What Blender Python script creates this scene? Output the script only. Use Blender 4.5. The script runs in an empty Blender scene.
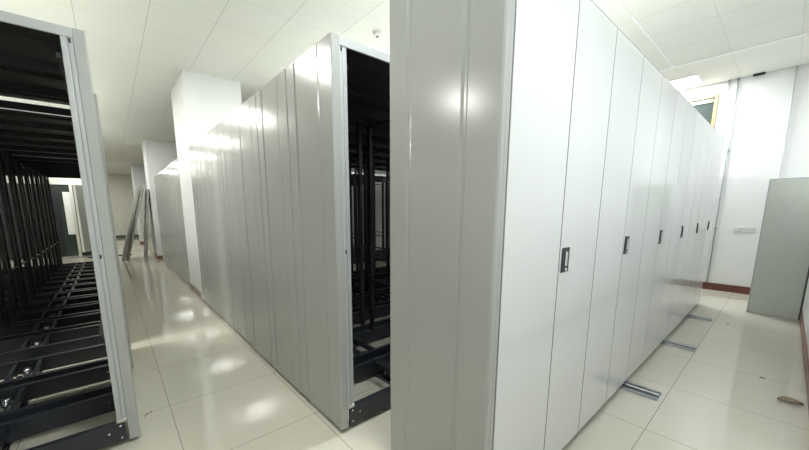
import bpy, bmesh, math, random
from mathutils import Vector, Matrix
random.seed(4)
S = bpy.context.scene
C = S.collection
PI = math.pi

# ------------------------------------------------------------ materials
def mat(name, col, rough=.5, metal=0., spec=.5, coat=0., coat_r=.05, bump=0., bscale=40., var=0., vscale=3., stretch=(1,1,1), emit=None, estr=0):
    m = bpy.data.materials.new(name); m.use_nodes = True
    nt = m.node_tree; b = nt.nodes['Principled BSDF']
    b.inputs['Base Color'].default_value = (*col, 1)
    b.inputs['Roughness'].default_value = rough
    b.inputs['Metallic'].default_value = metal
    b.inputs['Specular IOR Level'].default_value = spec
    b.inputs['Coat Weight'].default_value = coat
    b.inputs['Coat Roughness'].default_value = coat_r
    tc = nt.nodes.new('ShaderNodeTexCoord')
    mp = nt.nodes.new('ShaderNodeMapping'); mp.inputs['Scale'].default_value = stretch
    nt.links.new(tc.outputs['Object'], mp.inputs['Vector'])
    if var:
        n = nt.nodes.new('ShaderNodeTexNoise'); n.inputs['Scale'].default_value = vscale
        n.inputs['Detail'].default_value = 4
        nt.links.new(mp.outputs[0], n.inputs['Vector'])
        mx = nt.nodes.new('ShaderNodeMix'); mx.data_type = 'RGBA'
        mx.inputs[6].default_value = (*[c*(1-var) for c in col], 1)
        mx.inputs[7].default_value = (*[min(1, c*(1+var)) for c in col], 1)
        nt.links.new(n.outputs['Fac'], mx.inputs[0]); nt.links.new(mx.outputs[2], b.inputs['Base Color'])
    if bump:
        n = nt.nodes.new('ShaderNodeTexNoise'); n.inputs['Scale'].default_value = bscale
        nt.links.new(mp.outputs[0], n.inputs['Vector'])
        bp = nt.nodes.new('ShaderNodeBump'); bp.inputs['Strength'].default_value = bump
        bp.inputs['Distance'].default_value = .01
        nt.links.new(n.outputs['Fac'], bp.inputs['Height']); nt.links.new(bp.outputs[0], b.inputs['Normal'])
    if emit:
        b.inputs['Emission Color'].default_value = (*emit, 1); b.inputs['Emission Strength'].default_value = estr
    return m

def tile_mat(name, col, line, px, py, ox, oy, w, rough, spec, var, bump=0., lx=1., ly=1.):
    """square tiles laid out in world metres with thin joints"""
    m = mat(name, col, rough, spec=spec)
    nt = m.node_tree; b = nt.nodes['Principled BSDF']; L = nt.links
    g = nt.nodes.new('ShaderNodeNewGeometry'); sp = nt.nodes.new('ShaderNodeSeparateXYZ')
    L.new(g.outputs['Position'], sp.inputs[0])
    def M(op, a, bb=None):
        n = nt.nodes.new('ShaderNodeMath'); n.operation = op
        for i, v in enumerate((a, bb)):
            if v is None: continue
            if isinstance(v, (int, float)): n.inputs[i].default_value = v
            else: L.new(v, n.inputs[i])
        return n.outputs[0]
    def joint(o, per, off, k):
        t = M('DIVIDE', M('SUBTRACT', o, off), per)
        fr = M('ABSOLUTE', M('SUBTRACT', M('FRACT', M('ADD', t, .5)), .5))
        return M('MULTIPLY', M('LESS_THAN', fr, w/per/2), k), M('FLOOR', t)
    jx, cx = joint(sp.outputs['X'], px, ox, lx)
    jy, cy = joint(sp.outputs['Y'], py, oy, ly)
    j = M('MAXIMUM', jx, jy)
    cmb = nt.nodes.new('ShaderNodeCombineXYZ'); L.new(cx, cmb.inputs[0]); L.new(cy, cmb.inputs[1])
    wn = nt.nodes.new('ShaderNodeTexWhiteNoise'); L.new(cmb.outputs[0], wn.inputs['Vector'])
    ns = nt.nodes.new('ShaderNodeTexNoise'); ns.inputs['Scale'].default_value = 2.2; ns.inputs['Detail'].default_value = 6
    L.new(g.outputs['Position'], ns.inputs['Vector'])
    f = M('ADD', M('MULTIPLY', wn.outputs['Value'], .4), M('MULTIPLY', ns.outputs['Fac'], .6))
    mx = nt.nodes.new('ShaderNodeMix'); mx.data_type = 'RGBA'
    mx.inputs[6].default_value = (*[c*(1-var) for c in col], 1); mx.inputs[7].default_value = (*[min(1, c*(1+var)) for c in col], 1)
    L.new(f, mx.inputs[0])
    m2 = nt.nodes.new('ShaderNodeMix'); m2.data_type = 'RGBA'; m2.inputs[7].default_value = (*line, 1)
    L.new(j, m2.inputs[0]); L.new(mx.outputs[2], m2.inputs[6]); L.new(m2.outputs[2], b.inputs['Base Color'])
    if bump:
        n = nt.nodes.new('ShaderNodeTexNoise'); n.inputs['Scale'].default_value = 90
        L.new(g.outputs['Position'], n.inputs['Vector'])
        bp = nt.nodes.new('ShaderNodeBump'); bp.inputs['Strength'].default_value = bump; bp.inputs['Distance'].default_value = .01
        L.new(n.outputs['Fac'], bp.inputs['Height']); L.new(bp.outputs[0], b.inputs['Normal'])
    return m

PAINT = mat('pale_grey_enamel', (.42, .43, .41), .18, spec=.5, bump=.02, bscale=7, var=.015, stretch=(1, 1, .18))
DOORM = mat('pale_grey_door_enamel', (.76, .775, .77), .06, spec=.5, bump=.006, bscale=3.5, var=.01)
POSTM = mat('silver_grey_enamel', (.50, .52, .52), .3, metal=.15, bump=.01, var=.02)
DARK = mat('charcoal_steel', (.022, .024, .028), .33, spec=.5, var=.15, vscale=8)
BEAM = mat('slate_beam_steel', (.030, .034, .042), .3, spec=.5, var=.1, vscale=6)
TOPSHADE = mat('shaded_top_underside', (.035, .037, .036), .35, var=.1)  # shade of the unlit underside put into the colour
STEEL = mat('bright_steel', (.72, .73, .75), .22, metal=1.)
RAILM = mat('rail_steel', (.42, .44, .47), .28, metal=1., var=.1, vscale=20)
RUB = mat('black_slot', (.012, .012, .013), .5)
BLACKP = mat('black_plastic', (.02, .024, .022), .35)
CHROME = mat('chrome', (.85, .85, .86), .12, metal=1.)
WALL = mat('white_wall_paint', (.88, .89, .89), .55, bump=.05, bscale=60, var=.012)
WALLF = mat('cream_wall_paint', (.80, .80, .72), .6, var=.02)
BASEB = mat('brown_baseboard_tile', (.16, .055, .04), .25, var=.2, vscale=5)
BASEB2 = mat('tan_baseboard_tile', (.20, .11, .065), .3, var=.2, vscale=5)
BASER = mat('mauve_brown_baseboard', (.26, .12, .11), .35, var=.2, vscale=5)
FLOOR = tile_mat('polished_cream_tile', (.66, .63, .525), (.28, .26, .20), 0.757, .735, .185, .40, .004, .07, .62, .035)
CEIL = tile_mat('ceiling_board', (.86, .865, .80), (.58, .59, .53), .57, .55, .5, .13, .006, .6, .3, .015, bump=.08, lx=1., ly=.45)
STRIP = mat('white_ceiling_bar', (.95, .96, .96), .4)
PLAST = mat('white_plastic', (.84, .85, .84), .35)
SWM = mat('ivory_switch_plastic', (.72, .73, .71), .35)
PIPE = mat('grey_conduit', (.42, .44, .46), .4)
PIPEW = mat('white_conduit', (.72, .74, .76), .4)
WOOD = mat('yellow_varnished_wood', (.50, .37, .17), .35, var=.15, vscale=6, stretch=(1, 1, 6))
GLASSD = mat('dark_window_glass', (.05, .065, .06), .06, spec=.6)
REFL_PANEL = mat('white_reflection_and_panel', (.88, .88, .86), .5)  # painted lamp reflection in the window, also the pale partition panel
GPAN = mat('grey_green_sheet', (.58, .60, .55), .42, bump=.05, bscale=55, var=.05, vscale=9)
SPARE = mat('dull_grey_sheet', (.33, .33, .30), .38, var=.12, vscale=4)
TRIM_SHADE = mat('dark_trim_and_shade', (.10, .10, .10), .5)  # dark trim, and the painted shadow beside the steel panel
LEAF = mat('dry_brown_leaf', (.30, .22, .15), .6, bump=.4, bscale=30, var=.3, vscale=25)
DEB = mat('dark_scrap', (.05, .045, .04), .7)
FRAME = mat('door_frame_white', (.74, .74, .68), .45)
LEAFD = mat('grey_door_leaf', (.30, .31, .28), .4, var=.06)
DIFF = mat('lamp_diffuser', (.9, .9, .9), .5, emit=(.97, 1., 1.), estr=9)
LFR = mat('lamp_frame', (.85, .86, .86), .4)

# ------------------------------------------------------------ mesh helpers
class MB:
    def __init__(s): s.bm = bmesh.new(); s.mats = []
    def mi(s, m):
        if m not in s.mats: s.mats.append(m)
        return s.mats.index(m)
    def box(s, x0, x1, y0, y1, z0, z1, m, bev=0.):
        if x1 < x0: x0, x1 = x1, x0
        if y1 < y0: y0, y1 = y1, y0
        r = bmesh.ops.create_cube(s.bm, size=1)
        vs = r['verts']
        for v in vs:
            v.co = Vector(((x0+x1)/2+v.co.x*(x1-x0), (y0+y1)/2+v.co.y*(y1-y0), (z0+z1)/2+v.co.z*(z1-z0)))
        fs = list({f for v in vs for f in v.link_faces}); k = s.mi(m)
        for f in fs: f.material_index = k
        if bev:
            es = list({e for v in vs for e in v.link_edges})
            r = bmesh.ops.bevel(s.bm, geom=es, offset=bev, segments=2, profile=.5, affect='EDGES')
            for f in r['faces']: f.material_index = k; f.smooth = True
        return s
    def cyl(s, a, b, r, m, seg=16, r2=None):
        a = Vector(a); b = Vector(b); d = b-a
        M_ = Matrix.Translation((a+b)/2) @ d.to_track_quat('Z', 'Y').to_matrix().to_4x4()
        q = bmesh.ops.create_cone(s.bm, cap_ends=True, segments=seg, radius1=r, radius2=r if r2 is None else r2, depth=d.length, matrix=M_)
        k = s.mi(m)
        for f in {f for v in q['verts'] for f in v.link_faces}:
            f.material_index = k
            if len(f.verts) == 4: f.smooth = True
        return s
    def prism(s, pts, z0, z1, m):
        """polygon in xy extruded along z"""
        k = s.mi(m)
        lo = [s.bm.verts.new((x, y, z0)) for x, y in pts]; hi = [s.bm.verts.new((x, y, z1)) for x, y in pts]
        n = len(pts)
        fs = [s.bm.faces.new(lo), s.bm.faces.new(hi)]
        for i in range(n):
            fs.append(s.bm.faces.new((lo[i], lo[(i+1) % n], hi[(i+1) % n], hi[i])))
        for f in fs: f.material_index = k
        bmesh.ops.recalc_face_normals(s.bm, faces=fs)
        return s
    def build(s, name, parent=None, loc=None):
        me = bpy.data.meshes.new(name); s.bm.to_mesh(me); s.bm.free()
        for m in s.mats: me.materials.append(m)
        o = bpy.data.objects.new(name, me); C.objects.link(o)
        if parent: o.parent = parent
        if loc: o.location = loc
        return o

def tag(o, label=None, cat=None, group=None, kind=None):
    if label: o['label'] = label
    if cat: o['category'] = cat
    if group: o['group'] = group
    if kind: o['kind'] = kind
    return o
def thing(name, loc, label, cat, group=None):
    o = bpy.data.objects.new(name, None); C.objects.link(o); o.location = loc; o.empty_display_size = .1
    return tag(o, label, cat, group)
def kids(o): return [c for c in bpy.data.objects if c.parent == o]
def copy_tree(o, parent=None):
    c = o.copy(); C.objects.link(c); c.parent = parent
    for k in kids(o): copy_tree(k, c)
    return c

# ------------------------------------------------------------ room shell
X0, X1, Y0, Y1, ZC = -5.2, 7.68, -.26, 22., 3.3
def struct(name, b, parent=None):
    o = b.build(name, parent)
    if parent is None: o['kind'] = 'structure'
    return o
struct('floor', MB().box(X0-.2, X1+.2, Y0-.2, Y1+.2, -.1, 0, FLOOR))
struct('ceiling', MB().box(X0-.2, X1+.2, Y0-.2, Y1+.2, ZC, ZC+.1, CEIL))
struct('wall_near', MB().box(X0-.2, X1+.2, Y0-.2, Y0, 0, ZC, WALL))
struct('wall_far', MB().box(X0-.2, X1+.2, Y1, Y1+.2, 0, ZC, WALLF))
struct('wall_left', MB().box(X0-.2, X0, Y0, Y1, 0, ZC, WALLF))
struct('baseboard_near', MB().box(X0, X1-.012, Y0, Y0+.012, 0, .10, BASER, .003))
struct('baseboard_far', MB().box(X0, X1-.012, Y1-.03, Y1, 0, .14, TRIM_SHADE))
struct('baseboard_right', MB().box(X1-.014, X1, Y0+.012, 6, 0, .115, BASEB, .003))
# right wall with an opening for the high window
wy0, wy1, wz0, wz1 = .90, 2.1, 2.45, 3.14
w = MB()
w.box(X1, X1+.2, Y0, wy0, 0, ZC, WALL); w.box(X1, X1+.2, wy1, Y1, 0, ZC, WALL)
w.box(X1, X1+.2, wy0, wy1, 0, wz0, WALL); w.box(X1, X1+.2, wy0, wy1, wz1, ZC, WALL)
struct('wall_right', w)
win = thing('window_1', (X1, (wy0+wy1)/2, wz0), None, None); win['kind'] = 'structure'
hw = (wy1-wy0)/2
f = MB()
f.box(-.02, .08, -hw, -hw+.040, 0, wz1-wz0, WOOD, .004); f.box(-.02, .08, hw-.040, hw, 0, wz1-wz0, WOOD, .004)
f.box(-.02, .08, -hw+.040, hw-.040, wz1-wz0-.05, wz1-wz0, WOOD, .004); f.box(-.02, .08, -hw+.040, hw-.040, 0, .05, WOOD, .004)
f.box(0, .07, -.02, .02, .05, wz1-wz0-.05, WOOD, .004)
f.build('window_frame', win)
MB().box(.045, .053, -hw+.040, hw-.040, .05, wz1-wz0-.05, GLASSD).build('pane', win)
refl = MB()
for i in range(4): refl.box(.02, .03, -hw+.06, -.022, .685-.027*i-.024, .685-.027*i, REFL_PANEL, .002)  # white bars painting a lamp reflection in the glass
refl.build('lamp_reflection', win)
# opaque outside behind the pane
# pillars between the shelving banks
def pillar(x0, x1, y0, y1, base=BASEB2):
    p = struct('pillar', MB().box(x0, x1, y0, y1, 0, ZC, WALL))
    b = MB()
    b.box(x0-.014, x0, y0-.014, y1+.014, 0, .10, base, .003); b.box(x0, x1, y0-.014, y0, 0, .10, base, .003)
    b.build('baseboard', p)
pillar(.985, 1.76, 5.50, 6.58)
pillar(.94, 1.9, 11.3, 12.2)
pillar(.90, 1.9, 17.2, 18.2)
struct('trim_1', MB().box(6.30, 6.36, Y0, 4.0, ZC-.012, ZC, STRIP, .003))
struct('trim_2', MB().box(4.35, 6.30, 1.225, 1.245, ZC-.008, ZC, STRIP, .002))
# glazed partition far behind the left bank
pd = thing('door_1', (-1.2, 14, 0), None, None); pd['kind'] = 'structure'
MB().box(-3.6, .78, 0, .08, 2.20, 2.46, FRAME).build('header', pd)
MB().box(-4.0, .04, 0, .08, 2.46, ZC, FRAME).box(.04, .78, 0, .08, 2.46, ZC, FRAME).build('transom_wall', pd)
MB().box(.30, .37, -.02, .08, 0, 2.20, FRAME).build('door_frame', pd)
MB().box(-4., .04, .02, .08, 0, 2.20, DARK).box(.04, .30, .03, .06, 0, 2.20, GLASSD).box(.37, .78, .03, .06, 0, 2.20, GLASSD).build('dark_glazing', pd)
MB().box(.13, .296, -.01, .029, .68, 1.98, REFL_PANEL, .004).build('pale_panel', pd)
lf = MB().box(0, .72, -.045, 0, .16, 2.17, LEAFD, .004).box(.70, .722, -.05, .005, .16, 2.17, FRAME, .003).build('door_leaf', pd, (.74, -.02, 0))
lf.rotation_euler.z = -1.95
MB().cyl((.66, -.06, 1.0), (.66, -.10, 1.0), .012, CHROME).cyl((.66, -.10, 1.0), (.54, -.10, 1.0), .009, CHROME).build('door_handle', lf)

# ------------------------------------------------------------ shelving parts
H = 2.26
D = .56
def groove_panel(s, w, g=((.14, .0025), (.430, .006)), dz=(.03, H), th=.05, outer=0.):
    """sheet steel end panel: outer face at x=outer with two pressed grooves, thickness inward (direction s)"""
    pts = [(.006, 0), (0, .006)]
    for c, depth in g:
        pts += [(-.0005, c-.016), (depth, c-.005), (depth, c+.005), (-.0005, c+.016)]
    pts += [(0, w-.006), (.006, w), (th, w), (th, 0)]
    return MB().prism([(outer+s*x, y) for x, y in pts], dz[0], dz[1], PAINT)
TR = (.68, 1.98, 3.28, 4.58)      # tracks, distance from the end plane

def make_carriage(s, bays, label, group, loc, topd=D-.004):
    t = thing('mobile_shelving', loc, label, 'shelving', group)
    L = .10+.9*bays
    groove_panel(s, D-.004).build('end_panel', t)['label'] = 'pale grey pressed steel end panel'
    def X(a, b): return (s*a, s*b)
    # silver edge posts of the end frame
    for y0, y1, nm in ((0.004, .03, 'edge_post'), (D-.034, D-.008, 'edge_post')):
        b = MB()
        b.box(*X(.051, .070), y0, y1, .15, H-.004, POSTM, .002); b.box(*X(.070, .075), y0+.004, y1, .15, H-.004, PIPE)
        b.box(*X(.075, .098), y0, y1, .15, H-.004, POSTM, .002)
        if y0 < .1:
            for z in (1.12, 2.19): b.box(*X(.060, .068), y0-.002, y0+.002, z, z+.02, RUB)
        b.build(nm, t)['label'] = 'silver grey edge post'
    # end frame uprights (dark) and inner frames
    for i in range(bays+1):
        x = .10+.9*i
        for y in (.03, .42):
            if i == 0: continue
            b = MB().box(*X(x, x+.012), y, y+.035, .15, H-.045, DARK).box(*X(x, x+.035), y, y+.010, .15, H-.045, DARK)
            b.box(*X(x, x+.035), y+.028, y+.035, .15, H-.045, DARK)
            b.build('upright', t)
        for z in (.66, 2.12): MB().box(*X(x+.004, x+.022), .065 if i else .03, .42 if i else .52, z, z+.022, DARK).build('side_tie', t)
    # base frame
    for y in (0.0, .415):
        b = MB().box(*X(.062, L), y+.004, y+.012, .03, .15, BEAM, .001)
        b.box(*X(.062, L), y+.012, y+.044, .142, .15, BEAM).box(*X(.062, L), y+.012, y+.044, .03, .038, BEAM)
        for x, z in ((.085, .13), (.085, .055), (.14, .10), (L-.085, .13), (L-.085, .055)):
            b.cyl((s*x, y+.004, z), (s*x, y+.001, z), .006, STEEL, 10)
        b.build('base_beam', t)
    for tx in TR:
        if tx > L: continue
        for q in (-.085, .06):
            MB().box(*X(tx+q, tx+q+.025), .048, .415, .095, .141, BEAM, .001).build('cross_member', t)
        for y in (.12, .33):
            wl = MB().cyl((s*(tx-.022), y, .070), (s*(tx+.022), y, .070), .048, RAILM, 20)
            wl.cyl((s*(tx-.03), y, .070), (s*(tx+.03), y, .070), .026, STEEL, 16)
            wl.cyl((s*(tx-.058), y, .070), (s*(tx+.058), y, .070), .009, STEEL, 10)
            wl.build('wheel', t)
    # clip under the silver post
    MB().box(*X(.052, .10), -.0, .0045, .150, .172, STEEL, .001).build('clip', t)
    # top
    MB().box(*X(.05, L), .012, topd, H-.022, H-.012, TOPSHADE).box(*X(.05, L), .012, topd, H-.012, H-.006, PAINT).box(*X(.10, L), .20, .23, H-.042, H-.022, TOPSHADE).build('top_panel', t)  # underside coloured dark for shade; unseen pale skin added to bounce light
    MB().box(*X(.05, L), 0, .012, H-.045, H, POSTM, .002).build('top_rail', t)['label'] = 'pale grey top rail'
    MB().box(*X(.10, L), .425, .435, H-.10, H-.045, DARK).build('rear_rail', t)
    return t

ordn = ['first', 'second', 'third', 'fourth', 'fifth', 'sixth', 'seventh', 'eighth', 'ninth', 'tenth', 'eleventh', 'twelfth', 'thirteenth', 'fourteenth', 'fifteenth']
# left bank: empty dark frames, 15 carriages
LG = 'open shelving carriages of the left bank'
yl = 2.31
base_l = make_carriage(-1, 3, 'open empty black shelving carriage at the very front of the left bank', LG, (0, yl, 0), .40)
for k in range(1, 15):
    c = copy_tree(base_l)
    off = .018 if k == 2 else random.uniform(-.012, .004)
    c.location = (off, yl+D*k+(.18 if k > 2 else 0), 0)
    c['label'] = 'open black shelving carriage in the left bank, %s from the front' % ordn[k]
# top sheets of the packed ones reach the next carriage: own mesh
full = MB().box(-.05, -2.8, .012, D-.004, H-.022, H-.012, TOPSHADE).box(-.05, -2.8, .012, D-.004, H-.012, H-.006, PAINT).box(-.10, -2.8, .20, .23, H-.042, H-.022, TOPSHADE)  # same painted underside shade and added pale bounce skin
me = None
for o in [o for o in bpy.data.objects if o.parent and o.parent.name.startswith('mobile_shelving') and o.name.startswith('top_panel')]:
    if me is None:
        tmp = full.build('top_panel'); me = tmp.data; bpy.data.objects.remove(tmp)
    if abs(o.parent.location.y-(yl+2*D)) > .01: o.data = me

# centre bank
CG = 'packed shelving carriages with grey end panels in the centre bank'
base_c = make_carriage(1, 6, 'grey end-panelled shelving carriage beside the open gap, front of the packed centre bank', CG, (.965, 1.565, 0))
for k in range(1, 7):
    c = copy_tree(base_c); c.location = (.965+random.uniform(-.004, .004), 1.565+D*k+(.0 if k < 7 else 0), 0)
    c['label'] = ('grey end-panelled shelving carriage in the packed centre bank, %s from its open front' % ordn[k]) if k < 6 else \
        'grey end-panelled shelving carriage of the centre bank against the white pillar'
# second bank behind the first pillar
BG = 'shelving carriages beyond the first white pillar'
base_b = make_carriage(1, 6, 'grey shelving carriage just behind the first white pillar, nearest of the second bank', BG, (.99, 6.66, 0))
for k in range(1, 7):
    c = copy_tree(base_b); c.location = (.99+random.uniform(-.004, .004), 6.68+.55*k, 0)
    for q in kids(c):
        pass
    c.scale = (1, 1, 1)
    c.location.y = 6.68+D*k-.02
    c['label'] = 'grey shelving carriage in the bank behind the first white pillar, %s from that pillar' % ordn[k]
TG = 'far shelving carriages beyond the second white pillar'
base_d = make_carriage(1, 2, 'x', TG, (.96, 12.7, 0))
for k in range(7):
    c = copy_tree(base_d) if k else base_d; c.location = (.96, 12.7+D*k, 0); c['group'] = TG
    c['label'] = 'small distant grey shelving carriage beyond the leaning sheets, %s past the second pillar' % ordn[k]

# ------------------------------------------------------------ tracks in the floor
def track(x, y0, y1, label, group):
    t = thing('floor_track', (x, y0, 0), label, 'floor rail', group)
    L = y1-y0
    MB().box(-.075, .075, 0, L, .0005, .006, RAILM, .001).build('track_plate', t)
    for q in (-.068, .050):
        MB().box(q, q+.018, .004, L-.004, .006, .016, RAILM, .002).build('side_rail', t)
    MB().box(-.012, .012, .004, L-.004, .006, .021, STEEL, .002).box(-.045, -.018, .004, L-.004, .0061, .0075, RUB).box(.018, .045, .004, L-.004, .0061, .0075, RUB).build('centre_rail', t)
TN = ['steel floor track crossing the open gap, closest to the grey end panels', 'steel floor track stub sticking out nearest the camera under the door cabinet',
      'steel floor track stub at the middle of the door cabinet', 'steel floor track stub nearest the far end of the door cabinet']
for i, (x, y) in enumerate(((.965+.68, .44), (2.968, .425), (4.28, .40), (5.58, .42))):
    track(x, y, 5.46, TN[i], 'floor tracks of the centre bank')
track(-.68, 2.2, 11.4, 'steel floor track running under the left bank close to its end panels', 'floor tracks of the left bank')
track(-1.98, 2.2, 11.4, 'steel floor track running under the left bank farther from the aisle', 'floor tracks of the left bank')

# ------------------------------------------------------------ near cabinet with doors
NX, NY, ND, NL = 1.033, .63, .562, 5.39
cab = thing('door_cabinet', (NX, NY, 0), 'long pale grey steel cabinet row with black handled double doors, nearest the camera', 'cabinet')
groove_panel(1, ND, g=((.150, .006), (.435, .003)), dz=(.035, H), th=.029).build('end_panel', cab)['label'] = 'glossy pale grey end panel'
b = MB()
b.box(.050, NL, .03, ND-.005, H-.03, H-.01, PAINT)
b.box(NL-.05, NL, .02, ND, .035, H-.01, PAINT, .003)
b.box(.050, NL-.05, ND-.02, ND-.005, .12, H-.03, PAINT)
b.box(.050, NL-.05, .03, ND-.02, .10, .12, PAINT)
edges = [.062, 1.010, 1.945, 2.845, 3.725, 4.585, 5.385]
mids = [.549, 1.487, 2.405, 3.29, 4.165, 5.005]
for e in edges[1:-1]: b.box(e-.008, e+.008, .03, ND-.02, .12, H-.03, PAINT)
b.build('body', cab)
MB().box(.05, NL-.002, 0.012, .03, H-.016, H, PAINT, .002).build('top_rail', cab)
MB().box(.050, NL, .026, .030, .045, H-.018, RUB).build('door_backing', cab)  # black sheet putting shade behind the door gaps
for e in sorted(edges[1:-1]+mids): MB().box(e-.004, e+.004, .0048, .026, .045, H-.02, RUB).build('gap_shade', cab)  # black strip painting the shade in each door gap
MB().box(.054, .0685, .0075, .026, .045, H-.02, RUB).build('gap_shade', cab)  # painted shade of the gap beside the front post
MB().box(.030, .0535, -.0, .03, .035, H, PAINT, .002).build('front_post', cab)
MB().box(.03, NL-.01, .045, .075, .028, .10, BEAM).box(.03, NL-.01, ND-.07, ND-.04, .028, .10, BEAM).build('base_beam', cab)
MB().box(NL-.012, NL-.004, .03, .30, .02, .10, BEAM).build('base_end_plate', cab)
for tx in (TR[0]-.068, TR[1]-.045, TR[2]-.03, TR[3]-.04):
    for y in (.14, .42):
        MB().cyl((tx-.022, y, .066), (tx+.022, y, .066), .045, RAILM, 20).cyl((tx-.05, y, .066), (tx+.05, y, .066), .009, STEEL).build('wheel', cab)
def handle(parent, x):
    b = MB()
    b.box(x, x+.076, -.006, .0, 1.070, 1.187, BLACKP, .003)
    b.box(x+.018, x+.060, -.0075, -.006, 1.095, 1.172, RUB, .0005)
    b.box(x+.026, x+.046, -.0105, -.0075, 1.100, 1.168, CHROME, .0015)
    b.cyl((x+.038, -.006, 1.083), (x+.038, -.011, 1.083), .0075, CHROME, 16)
    b.build('handle', parent)['label'] = 'black recessed handle plate with chrome lever and lock'
for i in range(6):
    for j, (a, c) in enumerate(((edges[i], mids[i]), (mids[i], edges[i+1]))):
        g = .004
        a2 = a+(.007 if (i == 0 and j == 0) else g)
        d = MB().box(a2, c-g, .004, .022, .042, H-.018, DOORM, .0015).build('door', cab)
        if j == 1: handle(d, a+.020); 
# handle sits on the door face at local y=.004
for o in bpy.data.objects:
    if o.name.startswith('handle'): o.location.y = .004

# ------------------------------------------------------------ things at the right wall
gp = thing('steel_panel', (6.36, -.02, 0), 'upright grey green steel panel standing against the near wall past the door cabinet', 'panel')
b = MB().box(0, .003, -.215, .205, .005, 1.70, GPAN)
b.box(.003, .03, -.215, -.212, .005, 1.70, GPAN).box(.003, .03, .202, .205, .005, 1.70, GPAN).box(.003, .03, -.212, .202, 1.697, 1.70, GPAN).box(.003, .03, -.212, .202, .005, .008, GPAN)
b.build('sheet', gp)
MB().box(-.004, .034, -.232, -.216, .005, 1.70, TRIM_SHADE, .001).build('wall_gap_shade', gp)  # dark strip painting the shadow between sheet and wall
MB().box(-.003, -.0003, .195, .205, .005, 1.70, PIPE).box(-.003, -.0003, -.215, .195, 1.692, 1.70, PIPE).build('folded_rim', gp)

def plate(y0, y1, z0, z1, n, label):
    t = thing('switch_plate', (X1, (y0+y1)/2, z0), label, 'switch', 'wall plates by the grey green panel')
    hw = (y1-y0)/2
    MB().box(-.010, 0, -hw, hw, 0, z1-z0, PLAST, .003).build('cover', t)
    for i in range(n):
        a = -hw+.008+(2*hw-.016)/n*i; c = -hw+.008+(2*hw-.016)/n*(i+1)
        MB().box(-.014, -.0101, a+.002, c-.002, .010, z1-z0-.010, SWM, .002).build('rocker', t)
plate(.435, .515, .965, 1.052, 1, 'small square white switch plate on the right wall')
plate(.275, .428, .965, 1.052, 2, 'wider white double plate beside the small square switch')

def pipe(y, dy, r, m, z0, z1, label):
    t = thing('conduit', (X1, y, z0), label, 'pipe', 'vertical conduits on the right wall')
    MB().cyl((-.02, 0, 0), (-.02, dy, z1-z0), r, m, 12).build('tube', t)
    if r < .010:
        MB().cyl((-.02, dy, z1-z0-.035), (-.02, dy, z1-z0), r*2.0, PIPE, 12).build('ceiling_cap', t)
    for z in (.9, 2.12):
        zz = z; yy = dy*zz/(z1-z0)
        MB().box(-.012-r, 0, yy-.02, yy+.02, zz-.01, zz+.01, m, .002).build('clip', t)
pipe(.805, .0, .0075, PIPE, .115, ZC, 'grey conduit on the right wall nearer the door cabinet')
pipe(.708, .0, .0085, PIPE, .115, ZC, 'grey conduit on the right wall, second from the door cabinet')
pipe(.125, .03, .011, PIPEW, .115, ZC, 'pale conduit rising above the grey green panel')
t = MB().box(-.05, 0, -.06, .06, 0, .025, RUB, .004).build('cable_grommet'); t.location = (X1-.02, .50, ZC-.026)
tag(t, 'small dark grommet at the ceiling edge above the right wall', 'grommet')

# smoke detector
sd = thing('smoke_detector', (2.50, 3.08, ZC), 'small white round smoke detector on the ceiling above the open gap', 'smoke detector')
MB().cyl((0, 0, -.014), (0, 0, 0), .055, PLAST, 28).build('base', sd)
MB().cyl((0, 0, -.045), (0, 0, -.014), .030, PLAST, 28, .048).build('dome', sd)
MB().cyl((0, 0, -.050), (0, 0, -.045), .016, TRIM_SHADE, 16).build('sensor', sd)

# leaf and scraps on the floor
def leaf():
    b = MB(); k = b.mi(LEAF); n = 14; rows = []
    for i in range(n+1):
        u = i/n; w = .044*math.sin(PI*u)**.75*(1-.25*u)
        z = .006+.012*math.sin(PI*u)
        rows.append([b.bm.verts.new(((j/3-1)*w, (u-.5)*.118, z+.010*abs(j/3-1)+.002*math.sin(9*u+j))) for j in range(7)])
    for i in range(n):
        for j in range(6):
            f = b.bm.faces.new((rows[i][j], rows[i][j+1], rows[i+1][j+1], rows[i+1][j])); f.material_index = k; f.smooth = True
    o = b.build('dry_leaf')
    m = o.modifiers.new('s', 'SOLIDIFY'); m.thickness = .0025
    return o
lf2 = leaf(); lf2.location = (3.58, -.170, .001); lf2.rotation_euler.z = PI+.21
tag(lf2, 'curled dry brown leaf on the tiles by the near wall', 'leaf')
def scrap(x, y, pts, r, label, name='floor_scrap'):
    b = MB()
    for a, c in zip(pts, pts[1:]): b.cyl((*a, r), (*c, r), r, DEB, 6)
    o = b.build(name); o.location = (x, y, 0); tag(o, label, 'scrap')
scrap(.056, 2.60, [(-.02, -.03), (-.012, -.008), (.003, .0), (.022, .014)], .002, 'thin black wire scrap on the aisle floor beside the left bank', 'wire_scrap')
scrap(3.95, -.03, [(-.008, .012), (0, .0), (.002, -.014)], .003, 'tiny dark crumb on the tiles in front of the dry leaf')
scrap(5.53, .285, [(-.008, 0), (.008, 0)], .005, 'tiny dark crumb on the tiles near the last track stub')

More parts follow.
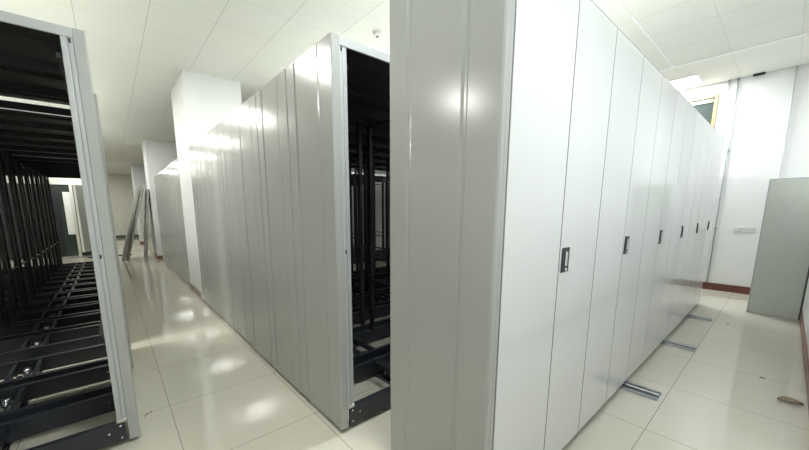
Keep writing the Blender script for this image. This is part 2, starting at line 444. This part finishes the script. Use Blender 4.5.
# spare sheets leaning on the second pillar
SG = 'spare grey sheets leaning in the far aisle'
def sheet(x0, x1, y0, y1, ztop, th, label):
    t = thing('spare_panel', (x0, y0, 0), label, 'panel', SG)
    dx = x1-x0; L = math.hypot(dx, ztop); a = math.atan2(dx, ztop)
    e = bpy.data.objects.new('x', None)
    b = MB().box(0, th, 0, y1-y0, 0, L, SPARE, .004)
    o = b.build('sheet', t); o.rotation_euler.y = a
    b = MB().box(-.008, 0, 0, y1-y0, 0, .03, PAINT).box(-.008, 0, 0, y1-y0, L-.03, L, PAINT).box(-.008, 0, 0, .03, .03, L-.03, PAINT).box(-.008, 0, y1-y0-.03, y1-y0, .03, L-.03, PAINT)
    o = b.build('rim', t); o.rotation_euler.y = a
    bpy.data.objects.remove(e)
sheet(.12, .68, 11.55, 12.25, 2.02, .06, 'spare grey sheet leaning at the steepest slant toward the pillar, outermost of the stack')
sheet(.23, .77, 11.55, 12.25, 2.04, .05, 'spare grey sheet in the leaning stack, directly behind the outermost one')
sheet(.66, .89, 11.4, 12.15, 2.0, .04, 'spare grey sheet leaning nearly upright against the second pillar')
MBt = MB().box(-.9, .16, 0, .05, 0, .035, RUB, .004).build('threshold_strip'); MBt.location = (.25, 13.0, 0)
tag(MBt, 'low black strip lying across the far aisle floor', 'threshold')

# ------------------------------------------------------------ ceiling lamps
LIGHTS = []
def lamp(x, y, label, w=48., c=(.94, .985, 1.)):
    t = thing('ceiling_lamp', (x, y, ZC), label, 'ceiling light', 'square ceiling panels')
    b = MB(); q = .3
    b.box(-q, q, -q, -q+.02, -.012, 0, LFR, .002).box(-q, q, q-.02, q, -.012, 0, LFR, .002).box(-q, -q+.02, -q+.02, q-.02, -.012, 0, LFR, .002).box(q-.02, q, -q+.02, q-.02, -.012, 0, LFR, .002)
    b.build('frame', t)
    MB().box(-q+.02, q-.02, -q+.02, q-.02, -.008, -.001, DIFF).build('diffuser', t)
    l = bpy.data.lights.new('panel_light', 'AREA'); l.shape = 'SQUARE'; l.size = .55; l.energy = w; l.color = c
    o = bpy.data.objects.new('panel_light', l); C.objects.link(o); o.parent = t; o.location = (0, 0, -.014)
lamp(7.25, 1.365, 'square lit panel above the high window at the far end of the door cabinet', 36)
lamp(3.3, 1.45, 'square ceiling panel lighting the narrow passage beside the door cabinet', 74)
lamp(.9, .62, 'added unseen ceiling panel brightening the doors, overhead just before the door cabinet', 30)  # unseen panel added to brighten the cabinet doors
for i, y in enumerate((4.15, 7.3, 10.3, 13.3, 16.5, 19.6)):
    lamp(-.5, y, 'square ceiling panel over the aisle edge of the left bank, %s from the camera' % ordn[i], (50, 40, 34, 28, 22, 22)[i], (1., 1., .93))
for i, y in enumerate((3.9, 9.5)):
    lamp(-3.1, y, 'square ceiling panel deep over the left side, %s one' % ('nearer' if i == 0 else 'farther'), 58, (1., 1., .94))
lamp(3.3, 4.3, 'unseen ceiling panel added for bounce light above the packed centre bank, nearer the pillar', 52, (1., 1., .95))  # unseen panel added to lift the ceiling brightness by bounce
lamp(5.6, 4.3, 'unseen ceiling panel added for bounce light above the packed centre bank, nearer the right wall', 40)  # second unseen panel added for the ceiling bounce

w = bpy.data.worlds.new('World'); S.world = w; w.use_nodes = True
w.node_tree.nodes['Background'].inputs[0].default_value = (.8, .85, .9, 1)
w.node_tree.nodes['Background'].inputs[1].default_value = .3

# ------------------------------------------------------------ camera
f_, cx, cy = 327.576, 378.334, 262.377
a, bt, cr = math.radians(38.9367), math.radians(9.17251), math.radians(-.48678)
r0 = Matrix(((math.cos(a), -math.sin(a), 0), (0, 0, -1), (math.sin(a), math.cos(a), 0)))
rx = Matrix(((1, 0, 0), (0, math.cos(bt), -math.sin(bt)), (0, math.sin(bt), math.cos(bt))))
rz = Matrix(((math.cos(cr), -math.sin(cr), 0), (math.sin(cr), math.cos(cr), 0), (0, 0, 1)))
M = rz @ rx @ r0
R = Matrix((M[0], -M[1], -M[2])).transposed()
cd = bpy.data.cameras.new('camera'); cam = bpy.data.objects.new('camera', cd); C.objects.link(cam)
cam.matrix_world = Matrix.Translation((0, 0, 1.37)) @ R.to_4x4()
cd.sensor_fit = 'HORIZONTAL'; cd.sensor_width = 36; cd.lens = f_*36/809
cd.shift_x = (404.5-cx)/809; cd.shift_y = (cy-225)/809; cd.clip_start = .02
S.camera = cam
S.view_settings.view_transform = 'Standard'; S.view_settings.look = 'None'
S.view_settings.gamma = 1; S.view_settings.use_curve_mapping = False
S.view_settings.exposure = 0.28
